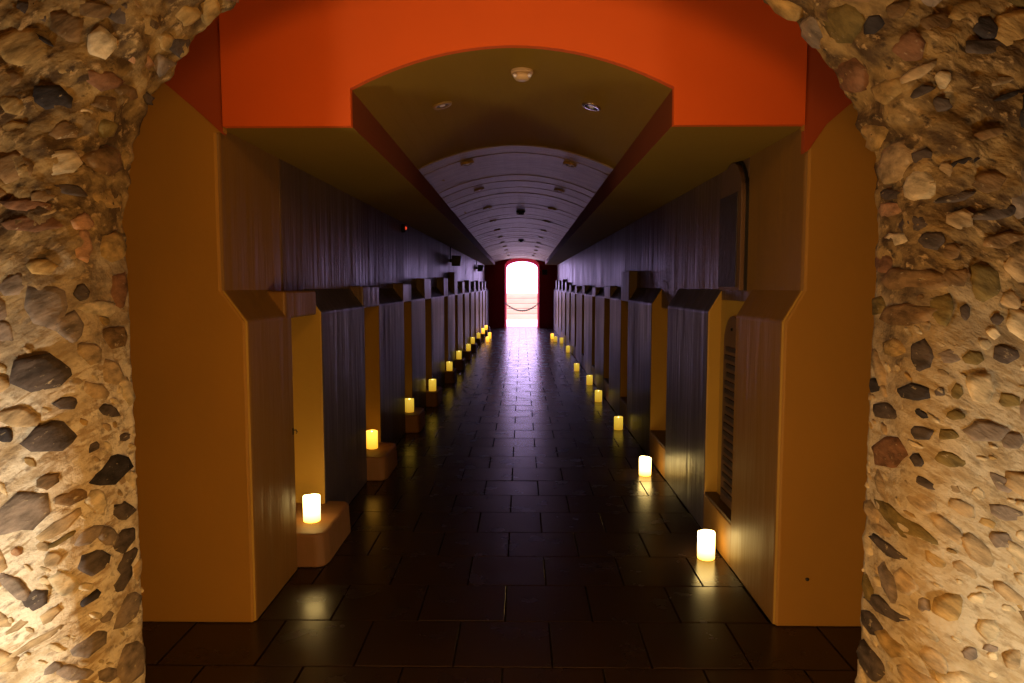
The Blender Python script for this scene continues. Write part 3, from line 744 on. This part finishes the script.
# ------------------------------------------------------------------ candles
def candle_body(top_wave, seed):
    r_ = random.Random(seed); n = 24
    prof = [(.046, 0), (.050, .004), (.050, .155), (.0485, .160), (.043, .158), (.040, .146), (.0, .144)]
    b = MB(); b.lathe(prof[:-1], n=n)
    ph = r_.uniform(0, 6)
    b.v = [(x, y, z + (top_wave * (math.sin(2 * math.atan2(y, x) + ph) + .5 * math.sin(5 * math.atan2(y, x))) if z > .15 else 0)) for x, y, z in b.v]
    return b.mesh('wax', smooth=True)
def flame_me():
    b = MB(); b.lathe([(.001, 0), (.006, .006), (.0075, .014), (.005, .024), (.001, .034)], n=10)
    return b.mesh('flame', smooth=True)
wick_b = MB(); wick_b.lathe([(.0015, 0), (.0015, .012)], n=6)
wax_m, fl_m, wk_m = candle_body(.0022, 1), flame_me(), wick_b.mesh('wick')
wax_by = {}
for k in ('bright', 'mid', 'dim'):
    me = wax_m.copy(); me.materials.append(M['wax_' + k]); wax_by[k] = me
fl_m.materials.append(M['flame']); wk_m.materials.append(M['black'])
def candle(x, y, z, kind, label, group, h=1.0, rot=0):
    e = empty('candle', (x, y, z)); e.rotation_euler = (0, 0, rot)
    tag(e, label, 'candle', group)
    w = bpy.data.objects.new('wax', wax_by[kind]); COL.objects.link(w); w.parent = e; h *= .94; w.scale = (1, 1, h)
    k = bpy.data.objects.new('wick', wk_m); COL.objects.link(k); k.parent = e; k.location = (0, 0, .146 * h)
    f = bpy.data.objects.new('flame', fl_m); COL.objects.link(f); f.parent = e; f.location = (0, 0, .150 * h); f.scale = (1, 1, .3)
    return e
GL, GR = 'candles along the left wall', 'candles along the right wall'
left_c = [
 (-1.255, 4.075, 'bright', 'brightest white-glowing pillar candle on the nearest left plinth'),
 (-1.297, 5.953, 'mid', 'yellow pillar candle on the second left plinth from the front'),
 (-1.253, 7.706, 'dim', 'amber pillar candle on the third left plinth from the front'),
 (-1.198, 9.288, 'dim', 'amber pillar candle on the fourth left plinth from the front'),
 (-1.202, 11.53, 'dim', 'small amber pillar candle on the fifth left plinth from the front'),
 (-1.210, 13.379, 'dim', 'small amber pillar candle on the sixth left plinth from the front'),
 (-1.160, 15.10, 'dim', 'small amber pillar candle on the seventh left plinth from the front'),
 (-1.20, 17.0, 'dim', 'tiny amber candle on the eighth left plinth from the front'),
 (-1.165, 18.75, 'dim', 'tiny amber candle on the ninth left plinth from the front'),
 (-1.145, 20.6, 'mid', 'tiny bright candle on the tenth left plinth from the front'),
 (-1.15, 22.4, 'mid', 'tiny candle on the eleventh left plinth, near the far doorway'),
]
for i, (x, y, k, lab) in enumerate(left_c):
    candle(x, y, .2, k, lab, GL, 1.0 + .05 * math.sin(i * 3), i * 1.3)
candle(-.985, 19.99, 0, 'mid', 'tiny candle on the floor at the left, left of the far doorway', GL, 1.0, .4)
candle(-.985, 21.3, 0, 'mid', 'farthest floor candle at the left, just behind another floor candle', GL, 1.25, .9)
right_c = [
 (1.087, 4.033, 'bright', 'brightest white-glowing pillar candle on the floor nearest at right'),
 (1.046, 5.852, 'bright', 'bright pillar candle on the floor, second from the front at right'),
 (1.080, 7.749, 'dim', 'amber pillar candle on the floor, third from the front at right'),
 (1.062, 9.639, 'dim', 'amber pillar candle on the floor, fourth from the front at right'),
 (1.099, 11.309, 'dim', 'small amber pillar candle on the floor, fifth from the front at right'),
 (1.033, 13.148, 'dim', 'small amber pillar candle on the floor, sixth from the front at right'),
 (1.115, 16.9, 'dim', 'tiny amber candle on the floor, seventh from the front at right'),
 (1.11, 19.6, 'dim', 'tiny amber candle on the floor, eighth from the front at right'),
 (.969, 20.159, 'dim', 'tiny amber candle on the floor, ninth from the front at right'),
 (.923, 21.3, 'mid', 'tiny bright candle on the floor, tenth from the front at right'),
]
for i, (x, y, k, lab) in enumerate(right_c):
    candle(x, y, .0, k, lab, GR, 1.0 + .05 * math.sin(i * 2 + 1), i * 1.7)
candle(1.27, 24.45, .268, 'mid', 'farthest pale candle raised on a right niche sill near the doorway', GR, 1.1, 2)

# ------------------------------------------------------------------ ceiling fixtures
def vault_at(x, y):
    s = (x - CHL(y)) / (CHR(y) - CHL(y))
    z = SPR(y) + (CRN(y) - SPR(y)) * (1 - (2 * s - 1) ** 2)
    slope = (CRN(y) - SPR(y)) * (-2 * (2 * s - 1) * 2) / (CHR(y) - CHL(y))
    return z, math.atan(slope)
rim_b = MB(); rim_b.lathe([(.036, .004), (.036, -.010), (.052, -.010), (.056, -.004), (.056, .02)], n=20, cap=False)
rim_m = rim_b.mesh('trim_ring', smooth=True); rim_m.materials.append(M['trimpaint'])
rim_s = rim_m.copy(); rim_s.materials.clear(); rim_s.materials.append(M['trim'])  # brighter steel copy puts a glint on the first right rim
cup_b = MB(); cup_b.lathe([(.036, -.006), (.030, .0), (.012, .004)], n=16)
cup_m = cup_b.mesh('reflector'); cup_m.materials.append(M['black'])
len_b = MB(); len_b.lathe([(.002, -.011), (.012, -.010), (.018, -.006), (.020, .001)], n=12)
len_m = len_b.mesh('lamp_lens', smooth=True); len_m.materials.append(M['lens'])
ordinal = ['first', 'second', 'third', 'fourth', 'fifth', 'sixth', 'seventh', 'eighth', 'ninth', 'tenth', 'eleventh', 'twelfth']
dl_y = [3.98, 5.78, 7.35, 9.1, 10.9, 12.7, 14.5, 16.3, 18.1, 19.9, 21.7, 23.5]
for i, y in enumerate(dl_y):
    for side in (-1, 1):
        x = -.445 if side < 0 else .385
        z, a = vault_at(x, y)
        drop = 0 if y < 5.3 else .016
        e = empty('ceiling_downlight', (x, y, z - drop)); e.rotation_euler = (0, -a, 0)
        tag(e, 'unlit recessed round downlight in the vault, %s one of the %s pair from the front' % ('left' if side < 0 else 'right', ordinal[i]),
            'downlight', 'recessed downlights in the vault')
        for nm, me in (('trim_ring', rim_s if (i == 0 and side > 0) else rim_m), ('reflector', cup_m), ('lamp_lens', len_m)):
            o = bpy.data.objects.new(nm, me); COL.objects.link(o); o.parent = e
def detector(y, x, label, mat, sc=1.0):
    z, a = vault_at(x, y)
    e = empty('smoke_detector', (x, y, z - (.016 if y > 5.3 else 0)))
    e.scale = (sc, sc, sc)
    tag(e, label, 'smoke detector', 'smoke detectors along the vault crown')
    b = MB(); b.lathe([(.058, .01), (.058, -.012), (.054, -.016)], n=24); b.build('base', mat, e, smooth=False)
    b = MB(); b.lathe([(.046, -.014), (.045, -.034), (.034, -.046), (.012, -.049)], n=24); b.build('cap', mat, e, smooth=True)
    for k in (-1, 1):
        b = MB(); b.lathe([(.010, .0), (.012, -.008), (.007, -.016), (.001, -.018)], c=(k * .038, -.034, -.026), n=10)
        b.build('indicator_lens', M['lens'], e, smooth=True)
detector(3.55, 0.0, 'cream round smoke detector at the front of the vault', M['detector'], .95)
detector(9.9, -.02, 'dark round smoke detector midway along the vault crown', M['black'], 1.1)
detector(16.0, -.02, 'small dark smoke detector far along the vault crown', M['black'], 1.1)

# ------------------------------------------------------------------ wall fixtures
# arched plaque on the upper right wall
ux = UR(4.2)
pl = empty('arched_wall_plaque', (ux, 4.2, 1.575))
tag(pl, 'tall dark arched panel mounted high on the right wall near the front', 'wall panel')
def arch_prof(hw, h, n=10):
    pts = [(-hw, 0), (-hw, h - hw)]
    for i in range(1, n):
        a = math.pi - math.pi * i / n; pts.append((hw * math.cos(a), h - hw + hw * math.sin(a)))
    return pts + [(hw, h - hw), (hw, 0)]
b = MB(); b.xprism(arch_prof(.205, .745), -.040, .02); b.build('board', M['brownpanel'], pl, bevel=.004)
b = MB()
po_, pi_ = arch_prof(.217, .757), arch_prof(.204, .744)
v = [(-.016, y, z) for y, z in po_] + [(-.016, y, z) for y, z in pi_] + [(.015, y, z) for y, z in po_] + [(.015, y, z) for y, z in pi_]
n = len(po_); f = []
for i in range(n - 1):
    f += [(i, i + 1, i + 1 + n, i + n), (i, i + 2 * n, i + 1 + 2 * n, i + 1), (i + n, i + 1 + n, i + 1 + 3 * n, i + 3 * n)]
b.add(v, f); b.build('shadow_gap', M['black'], pl)  # black outline painted in for the shadow gap around the board
b = MB(); b.box(-.047, -.039, -.150, .20, .02, .56); b.build('dark_inset', M['darkpanel'], pl, bevel=.003)
# narrow arched board with dark bars standing in the first right niche
nb = empty('barred_board', (LR + .080, 4.16, .268))
tag(nb, 'narrow arched board with a column of dark bars in the nearest right niche', 'board')
b = MB(); b.xprism(arch_prof(.17, 1.155), -.018, 0); b.build('board', M['brownpanel'], nb, bevel=.003)
bar_b = MB(); bar_b.box(-.026, -.017, -.115, .115, -.013, .013)
bar_m = bar_b.mesh('bar'); bar_m.materials.append(M['darkpanel'])
rb = random.Random(2)
for i in range(18):
    o = bpy.data.objects.new('bar', bar_m); COL.objects.link(o); o.parent = nb
    o.location = (0, rb.uniform(-.012, .012), .07 + i * .052); o.scale = (1, rb.uniform(.75, 1.05), 1)
b = MB(); b.lathe([(.009, 0), (.009, .008), (.003, .011)], c=(-.018, 0, 1.075), n=10, rot=Matrix.Rotation(R(-90), 3, 'Y'))
b.build('nail', M['iron'], nb)

def speaker(loc, sgn, label):
    e = empty('wall_speaker', loc); tag(e, label, 'speaker', 'black speakers on the left wall')
    b = MB(); b.prism([(.05, -.10), (.21, -.10), (.24, .09), (.05, .10)], -.11, .11); b.build('cabinet', M['black'], e, bevel=.01)
    b = MB(); b.box(-.02, .06, -.02, .02, -.03, .03); b.build('bracket', M['iron'], e)
    b = MB(); b.tube([(.02, 0, .02), (.02, 0, .30), (.0, 0, .34)], .012); b.build('conduit', M['black'], e)
    return e
speaker((UL(13.4), 13.4, 2.08), 1, 'black box speaker high on the left wall midway down')
speaker((UL(21.3), 21.3, 2.14), 1, 'small black box speaker high on the left wall near the doorway')
e = empty('alarm_beacon', (UL(8.06), 8.06, 2.26)); tag(e, 'small round wall beacon with red light high on the left wall', 'beacon')
b = MB(); b.lathe([(.05, -.01), (.05, .03), (.042, .045)], n=16, rot=Matrix.Rotation(R(90), 3, 'Y')); b.build('housing', M['black'], e)
b = MB(); b.lathe([(.018, .043), (.017, .052), (.008, .058)], n=12, rot=Matrix.Rotation(R(90), 3, 'Y')); b.build('red_lens', M['red_led'], e, smooth=True)
e = empty('alarm_box', (.86, Y1, 2.12)); tag(e, 'small dark box on the red end wall right of the doorway', 'alarm box')
b = MB(); b.box(-.10, .10, -.08, .01, -.10, .10); b.build('housing', M['black'], e, bevel=.01)
b = MB(); b.box(-.06, .06, -.088, -.079, -.05, .05); b.build('cover', M['iron'], e)
e = empty('wall_hook', (LL, 3.80, .80)); e.scale = (.6, .6, .6); tag(e, 'small black hook at the far edge of the nearest left wall panel', 'hook')
b = MB(); b.box(-.004, .006, -.014, .014, -.03, .03); b.build('plate', M['iron'], e)
b = MB(); b.tube([(.004, 0, .01), (.03, 0, .012), (.04, 0, -.008), (.03, 0, -.02)], .006); b.build('prong', M['iron'], e)
e = empty('wall_screw', (1.335, Y0 - .012, .232)); tag(e, 'small dark screw low on the right pillar front', 'screw')
b = MB(); b.lathe([(.008, .002), (.008, -.006), (.004, -.009)], n=10, rot=Matrix.Rotation(R(-90), 3, 'X')); b.build('head', M['iron'], e)

# chain across the far doorway
ch = empty('barrier_chain', (0, 26.65, 0)); tag(ch, 'dark barrier chain hanging in a sag across the bright doorway', 'chain')
b = MB()
NL = 32; hw = .645
for i in range(NL):
    u = (i + .5) / NL * 2 - 1
    x = u * hw; z = .66 + .30 * u * u
    sl = math.atan(.6 * u / hw)
    pts = []
    for k in range(10):
        a = 2 * math.pi * k / 10
        px, pz = .034 * math.cos(a), .022 * math.sin(a)
        if i % 2: q = Vector((px, pz, 0))
        else: q = Vector((px, 0, pz))
        q = Vector((q.x * math.cos(sl) - q.z * math.sin(sl), q.y, q.x * math.sin(sl) + q.z * math.cos(sl)))
        pts.append(q + Vector((x, 0, z)))
    b.tube(pts, .011, 5, closed=True)
b.build('links', M['iron'], ch)
for k in (-1, 1):
    b = MB(); b.tube([(k * .675, .033, .985), (k * .67, 0, .985), (k * .645, -.012, .96)], .014, 6); b.build('wall_ring', M['iron'], ch)
